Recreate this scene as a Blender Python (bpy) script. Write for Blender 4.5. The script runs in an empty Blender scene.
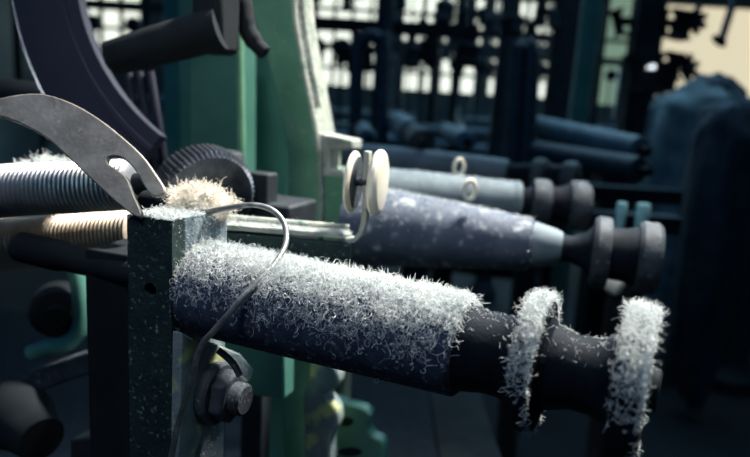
import bpy, bmesh, math, random
import numpy as np
from mathutils import Vector, Matrix, noise
random.seed(7); rng = np.random.default_rng(7)
COL = bpy.context.scene.collection
F = 650.0
# ------------------------------------------------------------------ camera
CAM = Vector((0, 0, 1.25))
pitch, roll = math.radians(11), math.radians(3.5)
fw = Vector((0, math.cos(pitch), -math.sin(pitch)))
u0 = Vector((0, math.sin(pitch), math.cos(pitch))); r0 = Vector((1, 0, 0))
RT = math.cos(roll)*r0 + math.sin(roll)*u0
UP = math.cos(roll)*u0 - math.sin(roll)*r0
def ray(x, y): return fw + RT*((x-375)/F) - UP*((y-228.5)/F)
def P(x, y, d): return CAM + ray(x, y)*d
def px(p):
    q = p-CAM; d = q.dot(fw); return 375+F*q.dot(RT)/d, 228.5-F*q.dot(UP)/d, d
TH = math.radians(20)
D = Vector((math.cos(TH), -math.sin(TH), 0)); E = Vector((math.sin(TH), math.cos(TH), 0)); Z = Vector((0, 0, 1))
X = Vector((1, 0, 0)); Y = Vector((0, 1, 0))
def on_plane(pts, anchor, n):
    out = []
    for x, y in pts:
        r = ray(x, y); out.append(CAM + r*((anchor-CAM).dot(n)/r.dot(n)))
    return out
def scr(pts, d): return [P(x, y, d) for x, y in pts]

cd = bpy.data.cameras.new('camera'); cam = bpy.data.objects.new('camera', cd); COL.objects.link(cam)
cd.sensor_width = 36; cd.lens = 36*F/750; cd.clip_start = .02
M3 = Matrix((RT, UP, -fw)).transposed()
cam.matrix_world = Matrix.Translation(CAM) @ M3.to_4x4()
cd.dof.use_dof = True; cd.dof.focus_distance = .372; cd.dof.aperture_fstop = 5.8
bpy.context.scene.camera = cam

# ------------------------------------------------------------------ materials
def mat(name, c1, c2=None, scale=30, rough=.6, metal=0, bump=0, detail=6, lo=.4, hi=.65, c3=None, s3=200, lo3=.62, hi3=.7, emit=None, spec=.5):
    m = bpy.data.materials.new(name); m.use_nodes = True
    nt = m.node_tree; b = nt.nodes['Principled BSDF']
    b.inputs['Roughness'].default_value = rough; b.inputs['Metallic'].default_value = metal
    b.inputs['Specular IOR Level'].default_value = spec
    b.inputs['Base Color'].default_value = (*c1, 1)
    if emit is not None:
        b.inputs['Emission Color'].default_value = (*c1, 1); b.inputs['Emission Strength'].default_value = emit
    tc = nt.nodes.new('ShaderNodeTexCoord')
    def nz(s, lo, hi, dt=detail):
        n = nt.nodes.new('ShaderNodeTexNoise'); n.inputs['Scale'].default_value = s; n.inputs['Detail'].default_value = dt
        nt.links.new(tc.outputs['Object'], n.inputs['Vector'])
        r = nt.nodes.new('ShaderNodeMapRange'); r.inputs['From Min'].default_value = lo; r.inputs['From Max'].default_value = hi
        nt.links.new(n.outputs['Fac'], r.inputs['Value']); return r.outputs['Result'], n
    if c2 is not None:
        f, n = nz(scale, lo, hi)
        mx = nt.nodes.new('ShaderNodeMix'); mx.data_type = 'RGBA'
        mx.inputs[6].default_value = (*c1, 1); mx.inputs[7].default_value = (*c2, 1)
        nt.links.new(f, mx.inputs[0]); out = mx.outputs[2]
        if c3 is not None:
            f3, _ = nz(s3, lo3, hi3)
            m2 = nt.nodes.new('ShaderNodeMix'); m2.data_type = 'RGBA'
            m2.inputs[7].default_value = (*c3, 1)
            nt.links.new(f3, m2.inputs[0]); nt.links.new(out, m2.inputs[6]); out = m2.outputs[2]
        nt.links.new(out, b.inputs['Base Color'])
        if bump:
            bp = nt.nodes.new('ShaderNodeBump'); bp.inputs['Strength'].default_value = bump; bp.inputs['Distance'].default_value = .001
            f4, _ = nz(scale*6, 0, 1); nt.links.new(f4, bp.inputs['Height']); nt.links.new(bp.outputs['Normal'], b.inputs['Normal'])
    return m
GREEN = mat('green_paint', (.09, .25, .15), (.14, .33, .2), 22, .55, bump=.5, c3=(.3, .34, .28), s3=120, lo3=.6, hi3=.75)
TEAL = mat('teal_paint', (.045, .16, .13), (.07, .21, .17), 12, .5, bump=.3, c3=(.1, .2, .18), s3=90, lo3=.62, hi3=.8)
DGREEN = mat('dark_green_paint', (.006, .02, .022), (.014, .036, .034), 60, .6, bump=.8, c3=(.17, .26, .22), s3=330, lo3=.6, hi3=.72)
PALE = mat('dusty_pale_paint', (.25, .28, .25), (.4, .42, .36), 60, .85, bump=.8, c3=(.14, .22, .15), s3=90, lo3=.55, hi3=.7)
YGREEN = mat('chipped_dusty_paint', (.13, .18, .2), (.2, .25, .25), 70, .85, bump=.9, c3=(.42, .47, .22), s3=45, lo3=.52, hi3=.6)
IRON = mat('dark_iron', (.009, .014, .02), (.02, .029, .039), 45, .65, .2, bump=.5)
IRON2 = mat('dusty_iron', (.025, .034, .046), (.055, .072, .088), 60, .7, .2, bump=.7, c3=(.3, .31, .33), s3=260, lo3=.62, hi3=.74)
BLACK = mat('sooty_iron', (.005, .008, .011), (.011, .016, .021), 20, .85, spec=.2)
STEEL = mat('worn_steel', (.32, .33, .36), (.5, .48, .46), 40, .42, .6, bump=.3)
WARM = mat('warm_worn_steel', (.5, .42, .34), (.62, .52, .42), 40, .5, .5, bump=.3)
LEVER = mat('grey_lever_steel', (.2, .175, .145), (.33, .295, .25), 55, .5, .1, bump=.2, c3=(.4, .37, .33), s3=210, lo3=.62, hi3=.75)
WIRE = mat('grey_wire', (.14, .15, .15), (.26, .27, .27), 120, .45, .6, bump=.4)
BARREL = mat('felted_barrel', (.018, .032, .065), (.04, .062, .11), 150, .95, bump=1, c3=(.3, .32, .36), s3=260, lo3=.58, hi3=.72)
BARREL2 = mat('slate_barrel', (.05, .07, .11), (.085, .11, .155), 35, .75, bump=.6, c3=(.4, .42, .45), s3=75, lo3=.57, hi3=.72)
SLATE = mat('blue_grey_barrel', (.1, .14, .17), (.16, .21, .24), 25, .7, bump=.4)
DNECK = mat('oiled_black_iron', (.003, .006, .011), (.007, .012, .02), 60, .7, 0, bump=.4, spec=.1)
PORC = mat('cream_porcelain', (.74, .69, .57), (.85, .8, .68), 25, .35)
STRAP = mat('dusty_strap', (.3, .33, .3), (.46, .46, .4), 70, .8, bump=.8, c3=(.12, .2, .16), s3=110, lo3=.55, hi3=.7)
LINT = mat('lint_fibre', (.70, .74, .74), (.84, .87, .85), 60, 1.0, spec=.1)
LINT2 = mat('cream_lint_fibre', (.82, .76, .66), (.93, .88, .78), 60, 1.0, spec=.1)
WHEEL = mat('violet_black_wheel', (.02, .022, .04), (.03, .032, .052), 8, .6, .1, spec=.3)
DISC_EDGE = mat('bright_steel_rim', (.6, .6, .6), (.75, .73, .7), 30, .25, 1)
CYAN = mat('pale_teal_enamel', (.3, .6, .62), (.4, .7, .72), 20, .3)
PLASTER = mat('aged_plaster', (.09, .11, .12), (.14, .17, .17), 2, .9)
CREAMWALL = mat('cream_plaster', (.5, .5, .4), (.6, .58, .46), 2, .9)
FLOORM = mat('dark_concrete', (.004, .006, .009), (.008, .011, .014), 3, .8, bump=.3)
CEIL = mat('dark_ceiling', (.03, .04, .045), (.05, .06, .06), 3, .9)
FRAMEM = mat('window_frame_paint', (.05, .08, .09), (.08, .11, .11), 10, .7)
PANE_B = mat('daylit_pane', (.86, .9, .78), emit=1.35)
PANE_C = mat('cream_daylit_pane', (.88, .78, .55), emit=.85)
PANE_G = mat('daylit_green_pane', (.34, .5, .36), emit=.5)
CLOTH = mat('grey_sacking', (.16, .2, .2), (.34, .38, .36), 9, .95, bump=.6)
WOOD = mat('dark_wood', (.03, .04, .05), (.06, .07, .08), 14, .7)

# ------------------------------------------------------------------ mesh helpers
class MB:
    def __init__(s): s.v = []; s.f = []; s.sm = []
    def add(s, v, f, smooth=False):
        o = len(s.v); s.v += [Vector(a) for a in v]; s.f += [[i+o for i in q] for q in f]; s.sm += [smooth]*len(f); return s
    def box(s, c, hx, hy, hz, ax=(X, Y, Z)):
        c = Vector(c); v = [c+ax[0]*hx*a+ax[1]*hy*b+ax[2]*hz*k for a in (-1, 1) for b in (-1, 1) for k in (-1, 1)]
        return s.add(v, [(0, 1, 3, 2), (4, 6, 7, 5), (0, 4, 5, 1), (2, 3, 7, 6), (0, 2, 6, 4), (1, 5, 7, 3)])
    def prism(s, pts, vec):
        n = len(pts); v = list(pts)+[p+vec for p in pts]
        return s.add(v, [list(range(n))[::-1], list(range(n, 2*n))]+[(i, (i+1) % n, n+(i+1) % n, n+i) for i in range(n)])
    def lathe(s, o, ax, prof, seg=48, cap=True, a0=0):
        ax = Vector(ax).normalized(); t = ax.orthogonal().normalized() if abs(ax.z) > .9 else Z.cross(ax).normalized()
        b = ax.cross(t); v = []; f = []
        for h, r in prof:
            for i in range(seg):
                a = a0+2*math.pi*i/seg; v.append(o+ax*h+(t*math.cos(a)+b*math.sin(a))*r)
        for j in range(len(prof)-1):
            for i in range(seg):
                k = (i+1) % seg; f.append((j*seg+i, j*seg+k, (j+1)*seg+k, (j+1)*seg+i))
        if cap:
            f.append(list(range(seg))[::-1]); f.append([(len(prof)-1)*seg+i for i in range(seg)])
        return s.add(v, f, True)
    def tube(s, pts, r, seg=12, flat=None):
        pts = [Vector(p) for p in pts]; n = len(pts)
        rr = r if isinstance(r, (list, tuple)) else [r]*n
        t0 = (pts[1]-pts[0]).normalized(); nn = t0.orthogonal().normalized(); v = []; f = []
        for i, p in enumerate(pts):
            t = (pts[min(i+1, n-1)]-pts[max(i-1, 0)]).normalized()
            nn = (nn-t*nn.dot(t)).normalized(); b = t.cross(nn)
            for k in range(seg):
                a = 2*math.pi*k/seg; v.append(p+(nn*math.cos(a)+b*math.sin(a))*rr[i])
        for i in range(n-1):
            for k in range(seg):
                q = (k+1) % seg; f.append((i*seg+k, i*seg+q, (i+1)*seg+q, (i+1)*seg+k))
        f.append(list(range(seg))[::-1]); f.append([(n-1)*seg+k for k in range(seg)])
        return s.add(v, f, True)
    def build(s, name, m, parent=None, bevel=0, kind=None, origin=None):
        off = parent_world(parent) if parent else (Vector(origin) if origin is not None else sum(s.v, Vector())/len(s.v))
        me = bpy.data.meshes.new(name); me.from_pydata([tuple(a-off) for a in s.v], [], s.f)
        me.polygons.foreach_set('use_smooth', s.sm); me.materials.append(m); me.update()
        bm = bmesh.new(); bm.from_mesh(me); bmesh.ops.recalc_face_normals(bm, faces=bm.faces); bm.to_mesh(me); bm.free()
        try: me.set_sharp_from_angle(angle=math.radians(38))
        except Exception: pass
        o = bpy.data.objects.new(name, me); COL.objects.link(o)
        if parent: o.parent = parent
        else: o.location = off
        if bevel:
            b = o.modifiers.new('bevel', 'BEVEL'); b.width = bevel; b.segments = 2; b.limit_method = 'ANGLE'; b.angle_limit = math.radians(40)
        if kind: o['kind'] = kind
        return o
def parent_world(o):
    v = Vector()
    while o: v += o.location; o = o.parent
    return v
def thing(name, label, cat, loc, group=None):
    o = bpy.data.objects.new(name, None); o.empty_display_size = .02; COL.objects.link(o); o.location = loc
    o['label'] = label; o['category'] = cat
    if group: o['group'] = group
    return o
def tag(o, label, cat, group=None, kind=None):
    o['label'] = label; o['category'] = cat
    if group: o['group'] = group
    if kind: o['kind'] = kind
    return o
def struct(name, mb, m, label=None):
    o = mb.build(name, m); o['kind'] = 'structure'
    if label: o['label'] = label
    return o
def smooth_path(pts, n=8):
    out = []; q = [pts[0]]+list(pts)+[pts[-1]]
    for i in range(1, len(q)-2):
        for k in range(n):
            t = k/n; a, b, c, d = q[i-1], q[i], q[i+1], q[i+2]
            out.append(.5*((2*b)+(c-a)*t+(2*a-5*b+4*c-d)*t*t+(3*b-a-3*c+d)*t**3))
    out.append(pts[-1]); return out
def fibres(points, normals, name, m, parent, length=(.003, .008), rad=.00013, lift=.5, curl=.9, nseg=5):
    """curled single fibres, each a thin three-sided tube, merged into one mesh of lint"""
    p = np.array([tuple(a) for a in points], float); n = np.array([tuple(a) for a in normals], float)
    N = len(p); t = rng.normal(size=(N, 3)); t -= n*(t*n).sum(1)[:, None]; t /= np.linalg.norm(t, axis=1)[:, None]
    d = t+n*(rng.uniform(-.1, 1, (N, 1))*lift*2); d /= np.linalg.norm(d, axis=1)[:, None]
    L = rng.uniform(*length, (N, 1))/nseg; axis = rng.normal(size=(N, 3)); axis /= np.linalg.norm(axis, axis=1)[:, None]
    ang = rng.uniform(-curl, curl, (N, 1)); off = parent_world(parent)
    R = rad*rng.uniform(.7, 1.4, (N, 1)); V = np.zeros((N, nseg+1, 3, 3)); q = p.copy()
    for i in range(nseg+1):
        a = np.cross(d, axis+.01); a /= np.linalg.norm(a, axis=1)[:, None]+1e-9; b = np.cross(d, a)
        rr = R*(1 if i < nseg else .4)
        for k in range(3):
            c = 2*math.pi*k/3; V[:, i, k] = q+rr*(a*math.cos(c)+b*math.sin(c))
        q = q+d*L
        d = d*np.cos(ang)+np.cross(axis, d)*np.sin(ang)+rng.normal(size=(N, 3))*.16
        d /= np.linalg.norm(d, axis=1)[:, None]
    V = V.reshape(-1, 3)-np.array(off)
    base = np.arange(N)[:, None, None]*(nseg+1)*3; fs = []
    for i in range(nseg):
        for k in range(3):
            j = (k+1) % 3; fs.append([i*3+k, i*3+j, (i+1)*3+j, (i+1)*3+k])
    fc = (base+np.array(fs)[None]).reshape(-1, 4)
    me = bpy.data.meshes.new(name); me.vertices.add(len(V)); me.vertices.foreach_set('co', V.ravel())
    me.loops.add(fc.size); me.loops.foreach_set('vertex_index', fc.ravel())
    me.polygons.add(len(fc)); me.polygons.foreach_set('loop_start', np.arange(0, fc.size, 4))
    me.polygons.foreach_set('loop_total', np.full(len(fc), 4)); me.polygons.foreach_set('use_smooth', np.ones(len(fc), bool))
    me.materials.append(m); me.update(calc_edges=True)
    o = bpy.data.objects.new(name, me); COL.objects.link(o)
    if parent: o.parent = parent
    o['kind'] = 'stuff'; return o

def axis_frame(A, B):
    ax = (B-A).normalized(); side = Z.cross(ax).normalized(); up = ax.cross(side); return ax, side, up
def axis_s(A, ax, x):
    lo, hi = -.5, .6
    for _ in range(60):
        m = (lo+hi)/2
        if px(A+ax*m)[0] < x: lo = m
        else: hi = m
    return lo
def lint_on_lathe(A, ax, prof, N, dens, **k):
    """sample the surface of revolution; dens(s, up) in 0..1"""
    side = Z.cross(ax).normalized(); up = ax.cross(side); pts = []; nrm = []
    seg = [(prof[i], prof[i+1]) for i in range(len(prof)-1)]
    w = [(math.hypot(b[0]-a[0], b[1]-a[1])*(a[1]+b[1])) for a, b in seg]
    while len(pts) < N:
        (a, b) = random.choices(seg, w)[0]; t = random.random(); h = a[0]+(b[0]-a[0])*t; r = a[1]+(b[1]-a[1])*t
        th = random.uniform(0, 2*math.pi); ra = side*math.cos(th)+up*math.sin(th)
        sl = Vector((b[1]-a[1], b[0]-a[0], 0)); sl = sl.normalized() if sl.length > 0 else Vector((0, 1, 0))
        nn = (ra*sl.y-ax*sl.x).normalized(); p = A+ax*h+ra*r
        c = noise.noise(p*55)*.5+noise.noise(p*160)*.4
        if random.random() < dens(h, math.sin(th), math.cos(th))*max(0, 1+1.6*c): pts.append(p+nn*.0002); nrm.append(nn)
    return pts, nrm

# ================================================================== FRONT SPINDLE
def level_pair(a, b, d0):
    A = P(*a, d0); r = ray(*b); d1 = (A.z-CAM.z)/r.z; return A, CAM+r*d1
A1, B1 = level_pair((185, 284), (640, 387), .42)
ax1, side1, up1 = axis_frame(A1, B1)
def S(x): return axis_s(A1, ax1, x)
def RP(x, r): return r*px(A1+ax1*S(x))[2]/F
def prof1(l): return [(S(x), RP(x, r)) for x, r in l]
spin = thing('spindle_roller', 'lint covered spindle nearest the camera with two fluffy end flanges', 'roller', A1)
MB().lathe(A1, ax1, prof1([(19, 11), (22, 15), (60, 16), (62, 14), (100, 14), (186, 14)]), 32).build('shaft', BLACK, spin)
bp = prof1([(203, 40), (205, 46), (300, 48), (461, 50), (465, 46)])
bar = MB().lathe(A1, ax1, bp, 72).build('barrel', BARREL, spin)
np1 = prof1([(465, 44), (470, 43), (490, 40), (505, 41), (518, 46), (521, 50)])
MB().lathe(A1, ax1, np1, 56).build('neck', DNECK, spin)
fp1 = prof1([(523, 52), (524.5, 66), (528, 68.5), (540, 68.5), (543, 67), (544, 50)])
fl1 = MB().lathe(A1, ax1, fp1, 72).build('flange', DNECK, spin)
np2 = prof1([(547, 50), (552, 43), (575, 37), (595, 38), (610, 45), (613, 50)])
MB().lathe(A1, ax1, np2, 56).build('neck', DNECK, spin)
fp2 = prof1([(617, 54), (618.5, 77), (623, 79), (643, 79), (647, 77), (648, 54)])
fl2 = MB().lathe(A1, ax1, fp2, 72).build('flange', DNECK, spin)
MB().lathe(A1, ax1, prof1([(649, 22), (658, 22), (660, 18)]), 32).build('end_boss', BLACK, spin)
s0, s1 = S(204), S(463)
def dens_bar(h, up, sd):
    x = (h-s0)/(s1-s0); u = up*.86+sd*.1   # thin towards the underside
    return max(.03, min(1, (u+.3+.15*x)*.85))**2
p_, n_ = lint_on_lathe(A1, ax1, bp, 20000, dens_bar); fibres(p_, n_, 'lint', LINT, bar, (.004, .0095), .00009, .04, 1.25, 8)
def dens_tuft(h, up, sd):
    x = (h-s0)/(s1-s0); return (up > .55)*max(0, x-.25)*(1.2 if up > .8 else .5)
p_, n_ = lint_on_lathe(A1, ax1, bp, 2600, dens_tuft); p_, n_ = p_[:1700], n_[:1700]; fibres(p_, n_, 'lint_tuft', LINT, bar, (.004, .010), .00011, .45, 1.25, 8)
for f, fp, n in ((fl1, fp1, 1300), (fl2, fp2, 1900)):
    p_, n_ = lint_on_lathe(A1, ax1, fp[1:5], n, lambda h, up, sd: max(.03, min(1, up*1.05+.12-sd*.3))**2.2)
    fibres(p_, n_, 'lint', LINT, f, (.0035, .008), .0001, .1, 1.25, 8)
    p_, n_ = lint_on_lathe(A1, ax1, fp[3:5], 900, lambda h, up, sd: .35+.6*max(0, up))
    fibres(p_, n_, 'edge_lint', LINT, f, (.0015, .004), .00012, .3)
    p_, n_ = lint_on_lathe(A1, ax1, fp[1:5], 330, lambda h, up, sd: max(0, up-.75)*4)
    fibres(p_, n_, 'lint_tuft', LINT, f, (.003, .007), .00011, .6, 1.3, 7)
p_, n_ = lint_on_lathe(A1, ax1, np1+np2, 260, lambda h, up, sd: max(0, up-.3)); fibres(p_, n_, 'loose_lint', LINT, spin, (.002, .006), .00006, .2, 1.2, 7)

# ================================================================== BRACKET POST + BOLT
zbed = .72
aP = P(172, 300, .388)
br = thing('bracket_post', 'dark green iron bracket post bolted beside the left end of the fluffy spindle', 'bracket', Vector((aP.x, aP.y, zbed)))
front = on_plane([(127, 224), (172, 221)], aP, E); top_l, top_r = front
hz = top_r.z; w = (top_r-top_l).dot(D)
xl = aP-D*w; dpt = .046
m = MB()
# front plate outlined round its pin hole (box in strips with octagonal hole)
hc = on_plane([(150, 290)], aP, E)[0]; hr = .0045
def plate_with_hole(mb, o, wd, z0, z1, th, hc, hr, seg=16):
    cx = (hc-o).dot(D); cz = hc.z
    outer = []
    ring = [(cx+hr*math.cos(2*math.pi*i/seg), cz+hr*math.sin(2*math.pi*i/seg)) for i in range(seg)]
    zz0, zz1 = cz-wd/2, cz+wd/2; sq = []
    for i in range(seg):
        a = 2*math.pi*i/seg; c, s_ = math.cos(a), math.sin(a)
        t = min([((wd-cx)/c if c > 1e-6 else 1e9), (-cx/c if c < -1e-6 else 1e9), ((zz1-cz)/s_ if s_ > 1e-6 else 1e9), ((zz0-cz)/s_ if s_ < -1e-6 else 1e9)])
        sq.append((cx+t*c, cz+t*s_))
    def W(p, k): return o+D*p[0]+Z*(p[1]-o.z)+E*th*k
    v = [W(p, 0) for p in ring]+[W(p, 0) for p in sq]+[W(p, 1) for p in ring]+[W(p, 1) for p in sq]; f = []
    for i in range(seg):
        j = (i+1) % seg; f += [(i, j, seg+j, seg+i), (2*seg+i, 3*seg+i, 3*seg+j, 2*seg+j), (i, 2*seg+i, 2*seg+j, j)]
    mb.add(v, f)
    for a, b in ((z0, zz0), (zz1, z1)):
        mb.box(o+D*wd/2+E*th/2+Z*((a+b)/2-o.z), wd/2, th/2, (b-a)/2, (D, E, Z))
    mb.box(o+D*.0006+E*th/2+Z*(cz-o.z), .0006, th/2, wd/2, (D, E, Z)); mb.box(o+D*(wd-.0006)+E*th/2+Z*(cz-o.z), .0006, th/2, wd/2, (D, E, Z))
plate_with_hole(m, xl, w, zbed, hz, .012, hc, hr)
m.build('front_plate', DGREEN, br)
web = MB(); web.box(xl+D*(w-.006)+E*(.012+dpt/2)+Z*((hz+zbed)/2-xl.z), .006, dpt/2, (hz-zbed)/2, (D, E, Z))
web.build('side_web', mat('dusty_web', (.1, .14, .17), (.2, .25, .27), 70, .9, bump=.8), br, .001)
# pierced web around the hole is dark behind: back lining
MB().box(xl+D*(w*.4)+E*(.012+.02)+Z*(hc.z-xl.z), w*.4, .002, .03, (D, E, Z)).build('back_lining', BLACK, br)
# gusset foot: raised plate on the web's right face, flaring to the right
gus = on_plane([(172, 330), (186, 338), (205, 341), (232, 352), (246, 368), (243, 378), (222, 398), (196, 425), (184, 457), (170, 470)], aP+D*.001, D)
fixed = []
for p in gus: fixed.append(p)
MB().prism(fixed, D*.007).build('gusset', YGREEN, br, .0012)
# bolt facing along D
bc = on_plane([(212, 392)], aP+D*.008, D)[0]
bolt = MB().lathe(bc, D, [(0, .0205), (.006, .0205), (.0075, .019)], 36).build('washer', IRON2, br)
MB().lathe(bc+D*.0075, D, [(0, .0165), (.002, .0175), (.008, .0175), (.010, .016)], 6, a0=.3).build('bolt_head', IRON2, br, .0012)
MB().lathe(bc+D*.016, D, [(0, .0105), (.008, .0105), (.0095, .009)], 30).build('bolt_end', IRON2, br)
# curved raised strap above the bolt
MB().tube(smooth_path(scr([(218, 350), (232, 362), (240, 376)], .40), 6), .0022, 8).build('washer_tongue', IRON2, br)
# dust spilled along the web edge
pts = [xl+D*(w+.0008)+E*random.uniform(.0, .05)+Z*(random.uniform(.95, hz)-xl.z) for _ in range(900)]
fibres(pts, [D]*900, 'lint', LINT, br, (.001, .003), .0001, .4)
pts = [xl+D*random.uniform(0, w)+E*random.uniform(0, .06)+Z*(hz-xl.z) for _ in range(1500)]
fibres(pts, [Z]*1500, 'top_lint', LINT, br, (.002, .006), .00012, .5)

# dark post left of it
aQ = P(124, 300, .44)
q0, q1 = on_plane([(84, 248), (127, 248)], aQ, E)
wq = (q1-q0).dot(D)
sp = tag(MB().box(Vector((0, 0, 0))+(q0+q1)/2+E*.02+Z*((q0.z+zbed)/2-(q0.z+q1.z)/2), wq/2, .02, (q0.z-zbed)/2, (D, E, Z)).build('support_post', BLACK, None, .0015, origin=Vector((q0.x, q0.y, zbed))),
    'black square post standing left of the dark green bracket under the shaft', 'post')

# ================================================================== WIRE HOOK
wp = [P(*a) for a in ((186, 213, .415), (205, 212, .412), (228, 208, .409), (250, 205, .406), (268, 208, .404), (280, 217, .402), (286, 230, .398), (285, 246, .390), (276, 262, .378),
      (262, 277, .368), (245, 295, .361), (228, 315, .36), (212, 333, .362), (203, 343, .364), (197, 357, .366), (192, 378, .37), (184, 405, .375), (178, 425, .38), (171, 460, .385), (166, 500, .39))]
wo = MB().tube(smooth_path(wp, 8), .0018, 14).build('wire_hook', WIRE, origin=wp[-1])
tag(wo, 'thin grey wire bent in a loop across the near fluffy spindle', 'wire')

# ================================================================== STRAP + TENSIONER
st = thing('guide_bar', 'dusty flat guide bar running behind the wire loop to the cream buttons', 'bar', P(190, 232, .46))
a, b = P(168, 226, .45), P(352, 240, .50); dr = (b-a).normalized(); pe = Z.cross(dr).normalized(); 
if pe.dot(Y) < 0: pe = -pe
m = MB(); m.prism([a, b, b+pe*.045, a+pe*.036], Z*.0045); m.build('flat_bar', STRAP, st, .0008)
m = MB(); m.tube([a+Z*.008+pe*.010, b+Z*.008+pe*.010], .0022, 8); m.build('rod', STRAP, st)
MB().prism([a-Z*.014, b-Z*.016, b-Z*.016+pe*.006, a-Z*.014+pe*.006], Z*.013).build('bar_lip', DGREEN, st, .0008)
pts = [a+(b-a)*random.random()+pe*random.uniform(0, .028)+Z*.0047 for _ in range(2200)]
fibres(pts, [Z]*2200, 'lint', LINT, st, (.002, .006), .00012, .5)

tn = thing('thread_tensioner', 'upright bent metal strip pinching two round cream buttons above the spindle', 'tensioner', P(352, 240, .49))
sa = P(360, 195, .485)
strip = [(364, 151), (369, 152), (369, 170), (368, 200), (366, 222), (362, 236), (354, 243), (345, 242), (345, 238), (353, 238), (358, 232), (361, 220), (362, 200), (363, 170)]
E2 = Vector((.25, 1, 0)).normalized()
MB().prism(on_plane(strip, sa, E2), E2*.009).build('bent_strip', STRAP, tn, .0005)
Dt = Vector((.975, -.2, -.02)).normalized()
def disc(c, r, th, m, nm):
    o = MB().lathe(c-Dt*th/2, Dt, [(0, r*.82), (th*.12, r*.93), (th*.35, r), (th*.65, r), (th*.88, r*.93), (th, r*.8)], 48); return o.build(nm, m, tn)
def ringed(c, r, th):
    return MB().lathe(c-Dt*th/2, Dt, [(0, r*.35), (0, r*.9), (th*.2, r), (th*.8, r), (th, r*.9)], 48)
c1 = P(378, 183, .478); c2 = P(353, 182, .492)
disc(c1, .0245, .0085, PORC, 'button')
disc(c2, .0235, .0055, PORC, 'button')
MB().lathe(c2+Dt*.0028, Dt, [(0, .0195), (.001, .0195), (.001, .015)], 40).build('button_face', IRON2, tn)
MB().tube([c2-Dt*.006, c1+Dt*.003], .003, 10).build('pin', IRON2, tn)

# ================================================================== LINT CLUMP on top of bracket
lc = P(198, 205, .43)
clump = MB()
import itertools
bmz = bmesh.new(); bmesh.ops.create_icosphere(bmz, subdivisions=4, radius=1)
vv = []
for v_ in bmz.verts:
    c = v_.co.copy(); k = 1+.35*noise.noise(c*2.1)+.25*noise.noise(c*5)
    sgn = D*c.x*.021+E*c.y*.014+Z*c.z*.0115
    vv.append(lc+sgn*k)
clump.add(vv, [[x.index for x in f.verts] for f in bmz.faces], True); 
co = clump.build('lint_clump', LINT2, origin=lc-Z*.01); tag(co, 'loose tuft of cream lint caught on top of the bracket behind the wire', 'lint')
nn = [(v-lc).normalized() for v in vv]; idx = [random.randrange(len(vv)) for _ in range(4200)]
fibres([vv[i] for i in idx], [nn[i] for i in idx], 'loose_fibres', LINT2, co, (.004, .011), .00012, .5, 1.0, 6)
bmz.free()

# ================================================================== CURVED LEVER
LN = Vector((.10, .80, -.45)).normalized(); aL = P(90, 150, .40)
outl = [(-30, 106), (0, 98), (22, 94), (45, 94), (72, 103), (98, 118), (120, 135), (140, 153), (153, 170), (165, 190), (157, 196), (150, 194), (143, 184), (136, 172), (128, 162), (118, 156), (108, 157),
        (108, 163), (118, 170), (127, 178), (134, 196), (141, 212), (138, 217), (126, 210), (108, 195), (88, 176), (68, 157), (48, 139), (26, 126), (0, 116), (-30, 114)]
def smooth_closed(p, n=4):
    p = [Vector((a, b, 0)) for a, b in p]; N = len(p); o = []
    for i in range(N):
        a, b, c, d = p[i-1], p[i], p[(i+1) % N], p[(i+2) % N]
        for k in range(n):
            t = k/n; q = .5*((2*b)+(c-a)*t+(2*a-5*b+4*c-d)*t*t+(3*b-a-3*c+d)*t**3); o.append((q.x, q.y))
    return o
lv = tag(MB().prism(on_plane(smooth_closed(outl, 3), aL, LN), LN*.004).build('curved_lever', LEVER, None, .0008),
    'wide curved grey steel lever with a forked end arching over the grooved rollers', 'lever')
# pivot bushing between the prongs (dark)
MB().lathe(P(150, 203, .43)-D*.004, D, [(0, .008), (.012, .009), (.02, .007)], 24).build('fork_bush', BLACK, lv)

# ================================================================== GROOVED ROLLERS
def grooved(name, a, b, ra, rb, pitch, m, label, grp=None):
    ax = (b-a).normalized(); L = (b-a).length; n = int(L/pitch); pr = [(0, ra*.6)]
    for i in range(n):
        r = ra+(rb-ra)*i/n; h = i*pitch
        pr += [(h, r*.94), (h+pitch*.3, r), (h+pitch*.6, r), (h+pitch*.9, r*.94)]
    pr.append((L, rb*.6)); th = thing(name, label, 'roller', (a+b)/2-Z*ra, grp)
    MB().lathe(a, ax, pr, 56).build('grooved_barrel', m, th)
    MB().lathe(a, ax, [(-.05, .008), (L+.015, .008)], 20).build('shaft', BLACK, th)
    return th
grooved('grooved_roller', P(-60, 194, .49), P(136, 184, .465), .0205, .0185, .0035, STEEL, 'upper grey steel roller with fine grooves under the curved lever')
grooved('grooved_roller', P(-10, 246, .545), P(140, 233, .515), .0225, .0205, .0035, WARM, 'lower warm toned grooved roller just above the round shaft end')
# ribbed wheel
gw = thing('ribbed_wheel', 'dark ribbed wheel with worn bright teeth behind the cream lint tuft', 'wheel', P(200, 200, .56))
gc = P(203, 197, .56); ga = (D*.8-E*.45-Z*.25).normalized(); t = Z.cross(ga).normalized(); bb = ga.cross(t)
m = MB(); prf = []
seg = 180; v = []; f = []
for j, (h, r, am) in enumerate([(-.016, .030, 0), (-.014, .041, .0), (-.010, .0435, .0016), (.008, .0435, .0016), (.012, .041, 0), (.014, .028, 0)]):
    for i in range(seg):
        a_ = 2*math.pi*i/seg; rr = r+am*(1 if i % 3 else -1); v.append(gc+ga*h+(t*math.cos(a_)+bb*math.sin(a_))*rr)
for j in range(5):
    for i in range(seg): f.append((j*seg+i, j*seg+(i+1) % seg, (j+1)*seg+(i+1) % seg, (j+1)*seg+i))
f.append(list(range(seg))[::-1]); f.append([5*seg+i for i in range(seg)])
m.add(v, f, False); m.build('toothed_rim', mat('gear_steel', (.08, .09, .11), (.16, .17, .2), 40, .38, .8), gw)
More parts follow.
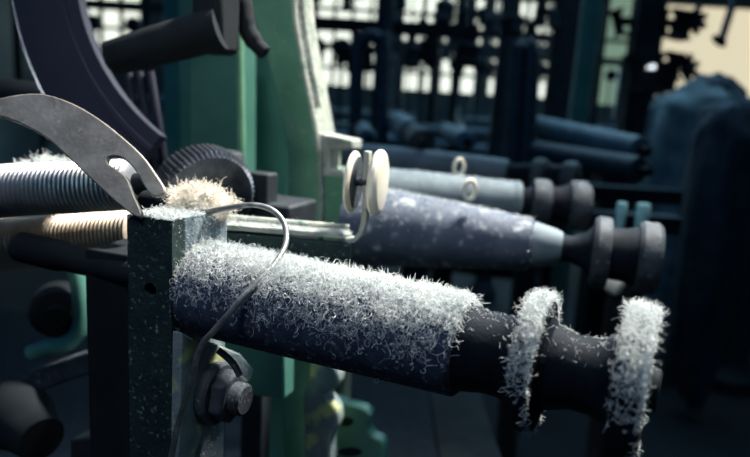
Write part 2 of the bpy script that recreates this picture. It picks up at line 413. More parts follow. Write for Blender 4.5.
MB().box(Vector((gc.x, gc.y+.035, (gc.z+zbed)/2)), .012, .008, (gc.z-zbed)/2+.01).build('stand', BLACK, gw)
MB().lathe(gc-ga*.04, ga, [(0, .012), (.062, .012), (.064, .008)], 24).build('hub', BLACK, gw)
tag(MB().lathe(P(226, 168, .60)-Z*.02, (Z+D*.1), [(0, .022), (.02, .021), (.026, .015), (.034, .013), (.036, .011)], 30).build('bearing_cap', IRON), 'dark round bearing cap in front of the teal panel', 'cap')
tag(MB().box(Vector((P(262, 188, .62).x, P(262, 188, .62).y, (P(262, 172, .62).z+zbed)/2)), .012, .01, (P(262, 172, .62).z-zbed)/2, (D, E, Z)).build('stop_block', IRON, None, .002), 'small dark iron block between the bearing cap and the green post', 'block')
tag(MB().box(P(225, 195, .66)-Z*.02, .09, .03, .022, (D, E, Z)).build('cross_rail', IRON, None, .003), 'dark iron rail low across the foot of the teal panels', 'rail')

# ================================================================== BIG CURVED GUARD + ARM
gN = Vector((.18, .92, -.2)).normalized(); gA = P(80, 60, .62)
def arc(cx, cy, r, a, b, n): return [(cx+r*math.cos(math.radians(a+(b-a)*i/n)), cy+r*math.sin(math.radians(a+(b-a)*i/n))) for i in range(n+1)]
outer = arc(300, -42, 290, 215, 128, 40); inner = arc(300, -42, 225, 128, 215, 30)
gd = thing('curved_guard', 'large violet black curved guard plate with a bright thin edge at upper left', 'guard', P(100, 150, .62))
MB().prism(on_plane(outer+inner, gA, gN), gN*.012).build('guard_plate', WHEEL, gd, .001)
op = on_plane(arc(300, -42, 290.5, 215, 152, 30), gA, gN)
MB().tube(op, .0011, 8).build('edge_bead', DISC_EDGE, gd)
MB().prism(on_plane(arc(300, -42, 246, 215, 128, 30)+arc(300, -42, 240, 128, 215, 30), gA-gN*.003, gN), gN*.004).build('raised_rib', WHEEL, gd)
am = thing('clamp_arm', 'thick black iron arm running from the guard plate towards the green post', 'arm', P(170, 40, .60))
a, b = P(112, 58, .59), P(222, 28, .57)
MB().tube([a, a*.6+b*.4, b], [.0155, .0175, .0185], 20).build('arm_bar', BLACK, am)
MB().box(P(216, 20, .58), .0155, .017, .03, (D, E, Z)).build('clamp_head', BLACK, am, .006)
for k in range(3):
    x = 128+k*11
    pa, pb = P(x, 72, .66), P(x+16, 150, .66)
    tag(MB().tube([pa, pb-Z*.02], .0045, 10).build('guard_rod', WHEEL), ['leftmost', 'middle', 'rightmost'][k]+' of three dark slanting rods below the black iron arm', 'rod', 'dark rods below the arm')

# ================================================================== GREEN FRAME
def post(name, pts, d, depth, m, label, cat, bev=.002, parent=None):
    A = P(pts[0][0], pts[0][1], d); mb = MB().prism(on_plane(pts, A, E), E*depth)
    o = mb.build(name, m, parent, bev)
    if not parent: tag(o, label, cat)
    return o
gA2 = P(300, 150, .70)
gf = thing('green_side_frame', 'slanting green cast iron side frame with a pale dusty slotted edge', 'frame', Vector((gA2.x, gA2.y, zbed)))
fr = [(246, -40), (288, -40), (293, 20), (300, 60), (309, 105), (317, 150), (319, 200), (318, 250), (316, 330), (313, 470), (283, 470), (286, 330), (288, 240), (288, 150), (279, 105), (268, 58), (258, 30), (250, 0)]
pf = on_plane(fr, gA2, E); MB().prism(pf, E*.010).build('front_plate', GREEN, gf, .0015)
sb = [(285, -40), (290, 20), (297, 60), (306, 105), (314, 150), (316, 200), (315, 250), (313, 330), (310, 470), (300, 470), (300, 240), (304, 200), (300, 150), (290, 105), (280, 60), (272, 20), (266, -40)]
MB().prism([p+E*.0098 for p in on_plane(sb, gA2, E)], E*.020).build('recessed_web', IRON, gf)
MB().prism([p+E*.029 for p in pf], E*.026).build('back_plate', PALE, gf, .0015)
lowf = [(309, 108), (317, 150), (319, 200), (318, 250), (316, 330), (313, 470), (300, 470), (300, 108)]
MB().prism([p+E*.0098 for p in on_plane(lowf, gA2, E)], E*.0200).build('side_infill', PALE, gf)
# thin pale bead all along the front right edge
ed = [(288, -40), (293, 20), (300, 60), (309, 105), (317, 150), (319, 200), (318, 235)]
ep = on_plane(ed, gA2, E); MB().tube([p+E*.004 for p in ep], .0035, 8).build('worn_edge', PALE, gf)
pts = []; 
for _ in range(1600):
    i = random.randrange(len(ep)-1); pts.append(ep[i]+(ep[i+1]-ep[i])*random.random()+E*random.uniform(0, .045)+D*.003)
fibres(pts, [D]*1600, 'lint', LINT, gf, (.001, .004), .00014, .3)

bk = thing('spindle_bracket', 'green block bracket carrying the second spindle behind the cream buttons', 'bracket', Vector((gA2.x+.03, gA2.y+.02, zbed)))
bA = P(340, 200, .70)
MB().prism(on_plane([(322, 172), (352, 176), (353, 250), (322, 246)], bA, E), E*.04).build('block', GREEN, bk, .003)
MB().prism(on_plane([(322, 244), (344, 246), (338, 560), (322, 560)], bA, E), E*.03).build('stem', DGREEN, bk, .002)
MB().prism(on_plane([(318, 133), (352, 140), (352, 150), (330, 150), (330, 170), (350, 172), (350, 180), (318, 176)], bA, E), E*.03).build('pale_lug', PALE, bk, .002)

# teal panels behind
post('teal_panel', [(190, 44), (243, 40), (243, 400), (189, 400)], .78, .03, TEAL, 'broad flat teal panel left of the vertical ridge behind the ribbed wheel', 'panel')
post('teal_panel', [(247, -60), (290, -60), (288, 460), (252, 460)], .80, .03, TEAL, 'narrow teal panel between the ridge and the slanting green frame', 'panel')
rp = P(241, 40, .765); tag(MB().tube([P(237, -60, .75), P(240, 50, .75), P(242, 172, .75), P(243, 330, .75)], .0048, 16).build('vertical_ridge', GREEN), 'rounded lighter green upright ridge between the two teal panels', 'post')
post('teal_panel', [(206, -60), (236, -60), (238, 50), (206, 52)], .79, .02, GREEN, 'upper lighter green panel piece above the black arm', 'panel')
post('teal_column', [(163, -60), (178, -60), (180, 190), (163, 190)], 1.1, .05, TEAL, 'narrow dark teal upright at the left behind the black arm', 'column')
post('lower_panel', [(222, 335), (284, 345), (284, 400), (222, 392)], .60, .02, TEAL, 'teal panel low under the near spindle right of the bolt', 'panel')
hk = MB().tube(smooth_path([P(243, -20, .60), P(243, 5, .60), P(247, 28, .60), (P(256, 44, .60)), P(266, 54, .60)], 6), [.0085]*6+[.0095]*6+[.0085]*6+[.007]*6+[.004], 14).build('curved_catch', BLACK)
tag(hk, 'black curved catch hanging over the top of the green panels', 'catch')

# lower castings
kA = P(320, 400, .60)
def blob(n, r, amp, cx, cy): return [(cx+(r+amp*math.sin(k*2*math.pi/n*5))*math.cos(2*math.pi*k/n), cy+(r+amp*math.cos(k*2*math.pi/n*3))*math.sin(2*math.pi*k/n)) for k in range(n)]
post('pale_casting', smooth_closed([(312, 362), (330, 362), (338, 376), (336, 388), (327, 396), (336, 410), (337, 426), (330, 440), (328, 475), (306, 475), (304, 420), (303, 398), (308, 380)], 4), .62, .018, YGREEN, 'pale blue grey lumpy casting hanging under the near spindle', 'casting', .004)
cs = thing('lobed_casting', 'dark teal lobed casting with two slots right of the pale lumpy one', 'casting', P(350, 440, .66))
lb = smooth_closed([(325, 404), (345, 404), (362, 408), (370, 416), (368, 428), (372, 436), (382, 442), (384, 456), (380, 490), (360, 560), (335, 560), (325, 480)], 4)
MB().prism(on_plane(lb, P(350, 430, .66), E), E*.016).build('lobed_plate', TEAL, cs, .003)
for cx, cy, rx in ((346, 422, 7), (350, 452, 12)):
    MB().prism(on_plane([(cx+rx*math.cos(t_*math.pi/8), cy+4.5*math.sin(t_*math.pi/8)) for t_ in range(16)], P(350, 430, .66)-E*.0008, E), E*.002).build('slot', BLACK, cs)

# lower left: pulley casting
pl = thing('ring_casting', 'green curved casting round a dark hub at the lower left', 'casting', P(60, 330, .6))
MB().tube(smooth_path(scr([(30, 354), (45, 348), (62, 345), (76, 336), (82, 318), (80, 290), (74, 268), (60, 258)], .62), 5), .008, 12).build('curved_rim', TEAL, pl)
MB().lathe(P(58, 312, .63), (Vector((.35, -.93, 0))), [(-.02, .026), (.0, .026), (.006, .022), (.008, .012), (.02, .011)], 40).build('hub', BLACK, pl)
tag(MB().prism(on_plane([(26, 372), (95, 350), (95, 372), (26, 396)], P(60, 370, .60), E), E*.03).build('slanted_bar', IRON2, None, .002), 'blue grey slanted bar below the green curved casting at lower left', 'bar')
tag(MB().lathe(P(22, 420, .60), Vector((.75, -.6, -.1)), [(-.03, .03), (0, .03), (.01, .026), (.03, .022), (.04, .02)], 36).build('idle_pulley', BLACK), 'dark rounded pulley in the bottom left corner', 'pulley')
tag(MB().prism(on_plane([(70, 440), (98, 436), (98, 600), (70, 600)], P(80, 450, .60), E), E*.03).build('foot_block', IRON, None, .002), 'small dark block at the foot of the black square post', 'block')
tag(MB().tube([P(-30, 92, .72), P(72, 104, .70)], [.021, .018], 20).build('side_shaft', BLACK), 'thick black shaft behind the upper left end of the curved lever', 'shaft')
lump = thing('lint_heap', 'grey lint heap under the arch of the curved lever', 'lint', P(50, 165, .56))
bmz = bmesh.new(); bmesh.ops.create_icosphere(bmz, subdivisions=4, radius=1)
lc2 = P(50, 172, .52); vv = [lc2+(D*v_.co.x*.028+E*v_.co.y*.02+Z*v_.co.z*.012)*(1+.4*noise.noise(v_.co*2)+.3*noise.noise(v_.co*5)) for v_ in bmz.verts]
MB().add(vv, [[x.index for x in f.verts] for f in bmz.faces], True).build('heap', CLOTH, lump); bmz.free()
idx = [random.randrange(len(vv)) for _ in range(900)]
fibres([vv[i] for i in idx], [(vv[i]-lc2).normalized() for i in idx], 'loose_fibres', LINT, lump, (.003, .008), .00014, .5)

# ================================================================== SPINDLES 2..4
def spindle(label, a, b, db, barrel, collar, neck, flanges, mbar, shaft_r, lint=0, group=None):
    """a/b: pixels of two points on the axis; db: depth at b; barrel etc. are (pixel, radius px) profiles"""
    B = P(*b, db); r = ray(*a); A = CAM+r*((B.z-CAM.z)/r.z)
    ax, sd, up = axis_frame(A, B)
    s = lambda x: axis_s(A, ax, x); dp = lambda x: px(A+ax*s(x))[2]/F
    pr = lambda l: [(s(x), r_*dp(x)) for x, r_ in l]
    t = thing('spindle_roller', label, 'roller', A, group)
    o = MB().lathe(A, ax, pr(barrel), 56).build('barrel', mbar, t)
    if collar: MB().lathe(A, ax, pr(collar), 40).build('collar', SLATE, t)
    MB().lathe(A, ax, pr(neck), 40).build('neck', DNECK, t)
    for fl in flanges: MB().lathe(A, ax, pr(fl), 56).build('flange', IRON2, t)
    MB().lathe(A, ax, [(-.08, shaft_r), (s(barrel[0][0])+.01, shaft_r)], 16).build('shaft', BLACK, t)
    if lint:
        p_, n_ = lint_on_lathe(A, ax, pr(barrel), lint, lambda h, up, sd: max(0, up)**2*.9+.02); fibres(p_, n_, 'lint', LINT, o, (.002, .006), .00015, .4)
    return t, A, ax, s, pr
t2, A2, ax2, s2, pr2 = spindle('slate blue second spindle with dust patches just behind the near fluffy one', (365, 225), (648, 258), .64,
    [(350, 36), (352, 41), (380, 39), (450, 33.5), (530, 26), (533, 22)], [(531, 22), (534, 23), (556, 18), (562, 15)], [(558, 14), (570, 13), (584, 18), (592, 27), (612, 26), (625, 27), (638, 31), (650, 20)],
    [[(590, 20), (592, 33), (596, 36), (606, 36), (609, 34), (610, 20)], [(634, 20), (636, 33), (640, 36), (655, 36), (659, 33), (660, 10)]], BARREL2, .009, 1300)
t3, A3, ax3, s3, pr3 = spindle('blue grey third spindle with two rounded end flanges', (365, 190), (581, 206), .86,
    [(348, 20), (350, 24), (420, 23), (505, 20), (520, 19), (521, 14)], [(512, 19.4), (513, 20), (519, 20), (520, 17)], [(520, 11), (530, 16), (548, 19), (557, 17), (567, 21), (585, 12)],
    [[(530, 15), (532, 23), (536, 24), (545, 24), (549, 22), (550, 14)], [(566, 15), (568, 23), (572, 25), (584, 25), (588, 22), (589, 8)]], SLATE, .006, 500)
t4, A4, ax4, s4, pr4 = spindle('farthest pale blue spindle of the row with small flanges', (365, 158), (568, 178), 1.13,
    [(348, 12), (350, 14), (430, 14), (495, 13), (508, 12), (509, 9)], None, [(508, 8), (530, 11), (546, 14), (553, 12), (562, 13), (568, 8)],
    [[(530, 9), (532, 15), (536, 17), (544, 17), (547, 14), (548, 8)], [(560, 9), (562, 15), (566, 17), (576, 17), (579, 14), (580, 6)]], SLATE, .006, 250)
# rings standing on the barrels
def ring(c, r, th, label):
    n = 24; v = [c+(D*.75+E*.45)*r*.72*math.cos(2*math.pi*i/n)+Z*r*math.sin(2*math.pi*i/n) for i in range(n)]
    mb = MB(); seg = 8; V = []; Fc = []
    for i in range(n):
        tn_ = (v[(i+1) % n]-v[i-1]).normalized(); o_ = (v[i]-c).normalized(); bb_ = tn_.cross(o_)
        for k in range(seg): V.append(v[i]+(o_*math.cos(2*math.pi*k/seg)+bb_*math.sin(2*math.pi*k/seg)*1.3)*th)
    for i in range(n):
        for k in range(seg): Fc.append((i*seg+k, i*seg+(k+1) % seg, ((i+1) % n)*seg+(k+1) % seg, ((i+1) % n)*seg+k))
    mb.add(V, Fc, True); return tag(mb.build('thread_ring', PORC, origin=c-Z*r), label, 'ring')
ring(P(470, 190, .66), .0095, .0027, 'nearer small cream ring standing on top of the second spindle')
ring(P(459, 167, .88), .0105, .0028, 'farther small cream ring standing on the third spindle')
# brackets behind for spindle 3, 4
for k, (xp, yp, d, lab) in enumerate(((350, 188, .95, 'green bracket carrying the left end of the third spindle'), (350, 157, 1.3, 'green bracket carrying the left end of the fourth spindle'))):
    c = P(xp-4, yp, d); b_ = thing('spindle_bracket', lab, 'bracket', Vector((c.x, c.y, zbed)))
    MB().box(c-D*.015+Z*.0, .014, .02, .03, (D, E, Z)).build('block', GREEN, b_, .003)
    MB().box(Vector((c.x, c.y, (c.z-.03+zbed)/2))-D*.015, .01, .015, (c.z-.03-zbed)/2, (D, E, Z)).build('stem', DGREEN, b_, .002)

# pins in a dark rail beyond the second spindle
c1_, c2_ = P(621, 214, .92), P(643, 213, .92)
zr = min(c1_.z, c2_.z)-.022
for c, r, lab in ((c1_, .0075, 'left pale teal peg top behind the second spindle'), (c2_, .0095, 'right pale teal peg top behind the second spindle')):
    t = thing('enamel_peg', lab, 'peg', Vector((c.x, c.y, zr)), 'pale teal pegs')
    MB().lathe(Vector((c.x, c.y, zr)), Z, [(0, r*.9), (.006, r*.9), (.008, r), (.036, r), (.039, r*.8)], 24).build('peg_top', CYAN, t)
md = (c1_+c2_)/2
rl = thing('peg_rail', 'black rail under the pale teal pegs', 'rail', Vector((md.x, md.y, 0)))
MB().box(Vector((md.x, md.y, zr-.011)), .045, .012, .011).build('rail_bar', BLACK, rl, .002)
MB().box(Vector((md.x, md.y, (zr-.022)/2)), .012, .01, (zr-.022)/2).build('rail_leg', BLACK, rl)
wb = P(618, 281, .78); t = thing('porcelain_guide', 'bright white porcelain guide glimpsed under the flanges of the second spindle', 'guide', Vector((wb.x, wb.y, 0)))
MB().lathe(wb-D*.012, D*1+Z*-.25, [(0, .008), (.002, .013), (.008, .0155), (.014, .0155), (.018, .012), (.02, .007)], 32).build('bead', PORC, t)
MB().box(Vector((wb.x-.002, wb.y+.004, (wb.z-.012)/2)), .006, .006, (wb.z-.012)/2).build('stem', BLACK, t)

# ================================================================== MACHINE BED
bd = thing('machine_bed', 'dark cast iron machine bed low beneath the row of spindles', 'machine', Vector((-.1, 1.2, 0)))
m = MB(); m.box((-.39, .87, zbed-.05), .51, .58, .05); m.build('bed_plate', DNECK, bd, .004)
MB().box((.17, .87, zbed-.04), .05, .56, .04).build('front_rail', BLACK, bd, .004)
for lx in (-.8, .05):
    for ly in (.4, 1.35): MB().box((lx, ly, (zbed-.1)/2), .04, .04, (zbed-.1)/2).build('leg', BLACK, bd, .004)

# ================================================================== ROOM
XL, XR, YB, YF, H = -4.6, 5.6, 9.0, -2.0, 3.9
struct('floor', MB().box(((XL+XR)/2, (YB+YF)/2, -.05), (XR-XL)/2+.2, (YB-YF)/2+.2, .05), FLOORM)
struct('ceiling', MB().box(((XL+XR)/2, (YB+YF)/2, H+.05), (XR-XL)/2+.2, (YB-YF)/2+.2, .05), CEIL)
struct('wall_left', MB().box((XL-.1, (YB+YF)/2, H/2), .1, (YB-YF)/2, H/2), PLASTER)
struct('wall_right', MB().box((XR+.1, (YB+YF)/2, H/2), .1, (YB-YF)/2, H/2), PLASTER)
struct('wall_front', MB().box(((XL+XR)/2, YF-.1, H/2), (XR-XL)/2, .1, H/2), PLASTER)
wins = [(-4.4, -3.3, 1.5, 3.3, 'b'), (-3.0, -1.9, 1.5, 3.3, 'b'), (-.95, .02, 1.42, 3.2, 'b'), (.2, 1.3, 1.42, 3.2, 'b'), (1.4, 2.32, 1.42, 3.2, 'b'), (2.5, 3.28, 1.38, 3.1, 'g'), (3.52, 5.15, 1.42, 2.75, 'c')]
m = MB(); xs = XL
for x0, x1, z0, z1, k in wins:
    m.box(((xs+x0)/2, YB+.1, H/2), (x0-xs)/2, .1, H/2); m.box(((x0+x1)/2, YB+.1, z0/2), (x1-x0)/2, .1, z0/2)
    m.box(((x0+x1)/2, YB+.1, (z1+H)/2), (x1-x0)/2, .1, (H-z1)/2); xs = x1
m.box(((xs+XR)/2, YB+.1, H/2), (XR-xs)/2, .1, H/2); struct('wall_back', m, PLASTER)
for i, (x0, x1, z0, z1, k) in enumerate(wins):
    w_ = thing('window_%d' % (i+1), 'daylit factory window', 'window', Vector(((x0+x1)/2, YB, z0))); w_['kind'] = 'structure'
    del w_['category']; del w_['label']
    MB().box(((x0+x1)/2, YB+.12, (z0+z1)/2), (x1-x0)/2, .006, (z1-z0)/2).build('window_pane', {'g': PANE_G, 'b': PANE_B, 'c': PANE_C}[k], w_)
    f_ = MB(); zz = z0; nx = 4 if k == 'b' else (2 if k == 'g' else 1)
    for q in range(nx+1): f_.box((x0+(x1-x0)*q/nx, YB+.08, (z0+z1)/2), .022, .03, (z1-z0)/2)
    nz_ = 7 if k == 'b' else 2
    if k != 'c':
        for q in range(nz_+1): f_.box(((x0+x1)/2, YB+.08, z0+(z1-z0)*q/nz_), (x1-x0)/2, .03, .022)
    f_.build('window_frame', FRAMEM, w_)

# ================================================================== BACKGROUND
def col(name, x, y, r, z1, m, label, cat='column', lean=0):
    t = thing(name, label, cat, Vector((x, y, 0)), 'cast iron columns of the hall')
    MB().lathe(Vector((x, y, 0)), Z, [(0, r*1.7), (.06, r*1.7), (.1, r*1.2), (.14, r), (z1-.25, r*.92), (z1-.18, r*1.3), (z1-.06, r*1.6), (z1, r*1.6)], 24).build('column_shaft', m, t)
def gx(x, y): # world X under pixel column x at distance y (eye level)
    return (x-375)/F*y
col('iron_column', gx(372, 3.2), 3.2, .042, H, IRON, 'blue black iron column left of the background windows')
col('iron_column', gx(490, 4.2), 4.2, .055, H, IRON, 'dark iron column in the middle of the background')
col('iron_column', gx(546, 4.6), 4.6, .10, H, BLACK, 'thick black column left of the slim teal one')
col('iron_column', gx(568, 3.0), 3.0, .045, H, TEAL, 'slim teal column in front of the green lit window')
col('iron_column', gx(757, 3.0), 3.0, .085, H, IRON, 'broad dark column at the right edge')
tag(MB().tube([P(742, -25, 3.4), P(722, 38, 3.4), P(719, 41, 3.4)], [.02, .02, .045], 12).build('hanging_pipe', IRON), 'dark slanted pipe hanging across the cream lit window', 'pipe')
P_ = lambda x, y, d: P(x, y, d)

def bent_loop(x, ytop, ybot, w, d, r, label):
    pts = [P(x-w, ybot, d), P(x-w, ytop+w*1.2, d), P(x-w*.7, ytop+w*.4, d), P(x, ytop, d), P(x+w*.7, ytop+w*.4, d), P(x+w, ytop+w*1.2, d), P(x+w, ybot, d)]
    pts = [Vector((pts[0].x, pts[0].y, .9))]+pts[1:-1]+[Vector((pts[-1].x, pts[-1].y, .9))]
    tag(MB().tube(smooth_path(pts, 5), r, 12).build('bent_upright', IRON2, origin=pts[0]), label, 'upright', 'bent uprights of the looms')

def loom(x, y, w, dp, h, label, rollers=3, arch=True, gears=2, m=IRON, mr=SLATE, rot=0, lumps=3):
    """a background loom: two cast side frames, cross beams, cloth rollers, gears, top arch"""
    C_ = Vector((x, y, 0)); cx_, sx_ = math.cos(rot), math.sin(rot); U = Vector((cx_, sx_, 0)); V_ = Vector((-sx_, cx_, 0))
    t = thing('loom', label, 'loom', C_, 'looms in the background')
    for s in (-1, 1):
        o_ = C_+U*s*w/2
        prof = [(-dp/2, 0), (-dp/2+.08, 0), (-dp/2+.14, .3), (0, .42), (dp/2-.14, .3), (dp/2-.08, 0), (dp/2, 0), (dp/2, h*.75), (dp/2-.06, h*.86), (dp*.2, h*.9), (dp*.12, h), (-dp*.05, h), (-dp*.12, h*.88), (-dp/2+.05, h*.84), (-dp/2, h*.75)]
        MB().prism([o_+V_*a_+Z*b_-U*.02 for a_, b_ in prof], U*.04).build('side_frame', m, t)
        for g in range(gears):
            gc_ = o_+U*s*.05+V_*(-dp*.25+dp*.45*g)+Z*h*(.62+.14*g); n_ = 18; pp = []
            for k in range(n_*2):
                a_ = math.pi*k/n_; rr = (.13-.03*g)*(1 if k % 2 else .9); pp.append(gc_+V_*rr*math.cos(a_)+Z*rr*math.sin(a_))
            MB().prism(pp, U*.03).build('gear', BLACK, t)
    for r_ in range(rollers):
        zc = h*(.9-.13*r_); yc = -dp*.42+dp*.16*r_; rad = .035+.02*(r_ % 2)
        a_ = C_-U*w/2+V_*yc+Z*zc
        MB().lathe(a_, U, [(-.06, .02), (.03, .02), (.04, rad), (w-.04, rad), (w-.03, .02), (w+.06, .02)], 24).build('roller', mr, t)
    MB().box(C_+Z*h*.5+V_*dp*.3, w/2, .03, .05, (U, V_, Z)).build('cross_beam', m, t)
    MB().box(C_+Z*h*.74-V_*dp*.1, w/2, .05, .04, (U, V_, Z)).build('breast_beam', m, t)
    if arch:
        for s in (-1, 1): MB().box(C_+U*s*w*.42+V_*dp*.05+Z*(h+.28), .022, .03, .3, (U, V_, Z)).build('upright', m, t)
        MB().box(C_+V_*dp*.05+Z*(h+.56), w/2, .03, .035, (U, V_, Z)).build('top_beam', m, t)
        for k in range(lumps):
            u_ = -w*.36+w*.72*k/max(1, lumps-1)
            MB().lathe(C_+U*u_+V_*(dp*.05-.07)+Z*(h+.42), V_, [(0, .03), (.02, .06), (.05, .065), (.09, .05), (.12, .02)], 16).build('heddle_pulley', BLACK, t)
            MB().box(C_+U*u_+V_*dp*.05+Z*(h+.2), .008, .008, .25, (U, V_, Z)).build('harness_rod', BLACK, t)
    return t
loom(gx(420, 2.6)+.0, 2.7, .95, .8, 1.12, 'dark loom nearest behind the row of spindles', 3, False, 2, rot=-.25)
loom(gx(350, 4.0), 4.2, 1.1, .8, 1.15, 'loom before the left windows with pulleys on its top beam', 3, True, 2, rot=-.2, lumps=4)
loom(gx(465, 5.0)-.1, 5.6, 1.1, .9, 1.18, 'loom before the middle windows with pulleys on its top beam', 3, True, 2, rot=-.15, lumps=5)
loom(gx(600, 3.9)+.35, 4.9, .9, .9, 1.1, 'black loom beside the slim teal column', 3, False, 2, BLACK, IRON, rot=-.3)
loom(gx(535, 7.0), 7.0, 1.8, .9, 1.25, 'small distant loom against the middle windows', 2, True, 2, rot=0, lumps=6)
loom(gx(320, 7.2), 7.2, 1.8, .9, 1.25, 'small distant loom against the left windows', 2, True, 2, rot=0, lumps=6)
loom(gx(140, 5.0), 5.2, 1.3, .9, 1.3, 'loom at the far left seen through the gap beside the guard', 2, True, 2, rot=0, lumps=4)
# nearer rollers lying in racks beyond spindle four
def rack_roller(a, b, da, db, r, label, m=IRON2, end=True, grp=None):
    A_, B_ = P(*a, da), P(*b, db); ax = (B_-A_).normalized(); L = (B_-A_).length
    t = thing('cloth_roller', label, 'roller', (A_+B_)/2-Z*r, grp)
    MB().lathe(A_, ax, [(0, r*.8), (.004, r), (L-.004, r), (L, r*.8)], 32).build('roll', m, t)
    MB().lathe(A_, ax, [(-.03, r*.35), (L+.03, r*.35)], 16).build('spindle', BLACK, t)
rack_roller((396, 122), (412, 134), 2.0, 1.6, .034, 'short roller with a pale lit top left of the dark round roller end', SLATE)
rack_roller((412, 134), (422, 143), 1.55, 1.25, .026, 'short dark roller end in the middle behind the spindles', IRON)
rack_roller((358, 126), (368, 138), 2.1, 1.6, .024, 'small pale ended roller just right of the green frame top', SLATE)
rack_roller((446, 131), (466, 141), 2.1, 1.6, .026, 'short pale blue roller left of the long dark rollers', SLATE)
rack_roller((532, 126), (640, 150), 2.1, 1.7, .036, 'upper long dark roller with dusty top beyond the flanges', SLATE)
rack_roller((536, 152), (640, 170), 1.9, 1.55, .032, 'lower long dark roller beyond the flanges', IRON2)
# rack under them
rk = thing('roller_rack', 'dark iron rack holding the short and long rollers behind the spindles', 'rack', Vector((.3, 1.9, 0)))
for x_, y_, zt in ((.1, 1.6, 1.02), (.22, 2.05, 1.06), (.42, 1.75, .98), (.72, 1.75, .96), (.9, 2.2, .9)): MB().box((x_, y_, zt/2), .025, .025, zt/2).build('rack_post', BLACK, rk)
q_ = P(456, 136, 1.85); MB().box((q_.x, q_.y, (q_.z-.026)/2), .02, .02, (q_.z-.026)/2).build('rack_post', BLACK, rk)
MB().box((.4, 1.75, .97), .42, .03, .025).build('rack_beam', IRON, rk); MB().box((.4, 2.15, 1.0), .6, .03, .025).build('rack_beam', IRON, rk)
bent_loop(371, 36, 125, 13, 1.9, .020, 'rounded bent upright beside the blue black column')
bent_loop(525, 50, 140, 7, 1.9, .024, 'rounded bent upright right of the middle iron column')
# bobbin creel silhouette at right
ck = thing('bobbin_creel', 'black bobbin stand in silhouette against the cream lit window', 'creel', P(640, 100, 3.2)*1)
ck.location.z = 0; cx_ = P(636, 60, 3.2)
MB().box((cx_.x+.02, cx_.y, .95), .055, .05, .95).build('stand_post', BLACK, ck)
MB().box((cx_.x+.1, cx_.y, .5), .22, .08, .5).build('stand_base', BLACK, ck)
for (xa, xb, yy) in ((616, 690, 24), (628, 678, 66), (630, 676, 78)):
    a_, b_ = P(xa, yy-(xb-xa)*.04, 3.2), P(xb, yy, 3.2)
    if yy == 40: b_ = P(668, 38, 3.2)
    MB().tube([a_, b_], .022, 10).build('arm', BLACK, ck)
    nb = 7
    for k in range(nb):
        q = a_+(b_-a_)*(k+.6)/nb; r_ = random.uniform(.035, .06)
        MB().lathe(q-Z*.07, Z+X*random.uniform(-.4, .4), [(0, r_), (.02, r_*.5), (.10, r_*.55), (.13, r_)], 14).build('bobbin', BLACK, ck)
for cx2, cy2 in ((692, 20), (684, 68)):
    for k in range(4):
        an = -1.2+k*.75; c = P(cx2, cy2, 3.2); MB().tube([c, c+(RT*math.cos(an)+UP*math.sin(an))*.075], [.03, .014], 8).build('flyer_blade', BLACK, ck)
lp = P(652, 67, 3.1); MB().lathe(lp, -Y, [(-.12, .006), (-.01, .006), (0, .012), (.006, .012), (.018, .012), (.022, .006)], 16).build('bulb', mat('lit_bulb', (.9, .95, 1), emit=1.5), ck)
# sacks / covered heaps at right
for k, (x_, y_, rx, rz, d, lab) in enumerate(((695, 118, .20, .15, 2.95, 'grey sacking bundle low before the cream lit window'), (712, 100, .16, .14, 3.45, 'dark rounded bundle behind the grey sacking'), (728, 150, .14, .22, 2.6, 'dark bundle against the right hand column'))):
    bmz = bmesh.new(); bmesh.ops.create_icosphere(bmz, subdivisions=4, radius=1); c = P(x_, y_, d)
    vv = []
    for v_ in bmz.verts:
        q = v_.co*(1+.2*noise.noise(v_.co*2.2+Vector((k*7, 0, 0)))+.08*noise.noise(v_.co*6)); z_ = c.z+q.z*rz
        vv.append(Vector((c.x+q.x*rx, c.y+q.y*.13, z_ if q.z > 0 else c.z+q.z*c.z*.98)))
    tag(MB().add(vv, [[x.index for x in f.verts] for f in bmz.faces], True).build('sack_bundle', CLOTH if k == 0 else WOOD), lab, 'bundle'); bmz.free()
# overhead line shaft
ls = thing('line_shaft', 'overhead line shaft with belt pulleys across the windows', 'shaft', Vector((.6, 6.2, 2.35)))
MB().lathe(Vector((-4.4, 6.2, 2.42)), X, [(0, .03), (8.2, .03)], 12).build('shaft', IRON, ls)
for k, x_ in enumerate((-3.4, -2.2, -.9, -.1, .6, 1.1, 1.9, 2.4)):
    MB().lathe(Vector((x_, 6.2, 2.42)), X, [(0, .1+.04*(k % 3)), (.09, .1+.04*(k % 3))], 24).build('belt_pulley', BLACK, ls)
    MB().box((x_+.13, 6.2, (2.42+H)/2), .015, .02, (H-2.42)/2).build('hanger', IRON, ls)
    MB().box((x_+.04, 6.2-.1-.02*(k % 3), 1.75), .035, .006, .66).build('belt', BLACK, ls)

def hanging_rack(x0, x1, y, z, n, label, drop=.35):
    t = thing('harness_rack', label, 'rack', Vector(((x0+x1)/2, y, z)), 'harness racks under the ceiling')
    MB().box(((x0+x1)/2, y, z), (x1-x0)/2, .035, .03).build('beam', BLACK, t)
    for x_ in (x0+.03, x1-.03): MB().box((x_, y, (z+H)/2), .018, .018, (H-z)/2).build('hanger', IRON, t)
    for k in range(n):
        x_ = x0+(x1-x0)*(k+.5+random.uniform(-.3, .3))/n; dz = random.uniform(.3, 1)*drop; r_ = random.uniform(.03, .07)
        MB().box((x_, y, z-dz/2), .007, .007, dz/2).build('cord', BLACK, t)
        MB().lathe(Vector((x_, y, z-dz-.12)), Z+X*random.uniform(-.3, .3), [(0, r_*.5), (.02, r_), (.06, r_*.8), (.1, r_), (.13, r_*.4)], 14).build('bobbin', BLACK if k % 3 else IRON, t)
hanging_rack(-.75, .15, 5.0, 2.25, 9, 'left harness rack of hanging bobbins before the left windows')
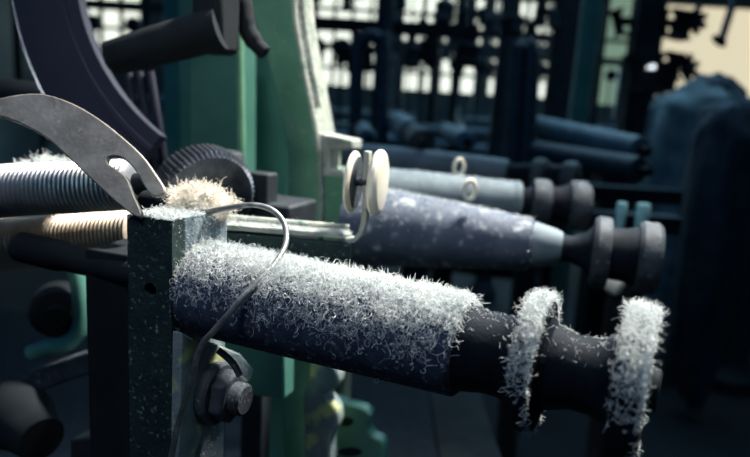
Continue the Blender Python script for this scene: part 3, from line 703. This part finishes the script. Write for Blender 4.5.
hanging_rack(.1, 1.5, 4.8, 2.05, 13, 'long harness rack of hanging bobbins before the middle windows')
hanging_rack(.5, 1.9, 6.4, 1.95, 12, 'lower distant harness rack behind the long one')
hanging_rack(.25, 1.0, 3.9, 1.92, 7, 'short near harness rack left of the middle iron column', .2)
hanging_rack(-.4, .45, 3.4, 1.62, 6, 'lowest harness rack right of the slotted green frame', .12)
# ================================================================== LIGHT
def area(name, loc, tgt, size, sy, power, col):
    l = bpy.data.lights.new(name, 'AREA'); l.shape = 'RECTANGLE'; l.size = size; l.size_y = sy; l.energy = power; l.color = col
    o = bpy.data.objects.new(name, l); COL.objects.link(o); o.location = loc
    o.rotation_euler = (Vector(tgt)-Vector(loc)).to_track_quat('-Z', 'Y').to_euler(); return o
def spot(name, loc, tgt, power, col, ang, blend, rad):
    l = bpy.data.lights.new(name, 'SPOT'); l.energy = power; l.color = col; l.spot_size = math.radians(ang); l.spot_blend = blend; l.shadow_soft_size = rad
    o = bpy.data.objects.new(name, l); COL.objects.link(o); o.location = loc
    o.rotation_euler = (Vector(tgt)-Vector(loc)).to_track_quat('-Z', 'Y').to_euler(); return o
spot('key_spot', (.62, 1.05, 2.6), (.02, .44, 1.12), 520, (1, .95, .86), 42, .9, .12)  # added key spot without a fixture, cone kept to the front machine
spot('rear_fill', (.9, 2.4, 2.9), (.32, 1.3, 1.05), 85, (.55, .88, 1), 48, .9, .15)  # added spot that brightens the rollers in the middle distance
spot('front_fill', (-.5, -.35, 2.7), (-.05, .62, 1.2), 48, (1, .96, .9), 30, .8, .25)  # soft fill added at front left for the green faces and lever
spot('side_fill', (1.3, -.35, 1.9), (-.08, .42, 1.08), 22, (.5, .8, 1), 34, .8, .3)  # weak cool fill added at front right for the bracket web
area('cool_fill', (-1.2, -.6, 3.4), (-.1, .6, 1.1), 2.5, 2.0, 16, (.1, .42, 1))  # added blue fill for the shadows; the ceiling is closed
area('far_fill', (1.0, 4.0, 3.8), (.8, 4.0, 1.0), 3.5, 3.5, 95, (.32, .66, 1))  # added bluish fill below the closed ceiling, lifts the dark background
area('window_light', (.3, 8.7, 2.4), (.2, 1, 1.0), 4.5, 1.6, 130, (.4, .8, 1))
w = bpy.data.worlds.new('world'); bpy.context.scene.world = w; w.use_nodes = True
w.node_tree.nodes['Background'].inputs[0].default_value = (.05, .1, .2, 1); w.node_tree.nodes['Background'].inputs[1].default_value = .3
sc = bpy.context.scene; sc.view_settings.view_transform = 'Standard'; sc.view_settings.look = 'None'; sc.view_settings.gamma = 1
sc.view_settings.use_curve_mapping = False; sc.view_settings.exposure = 0
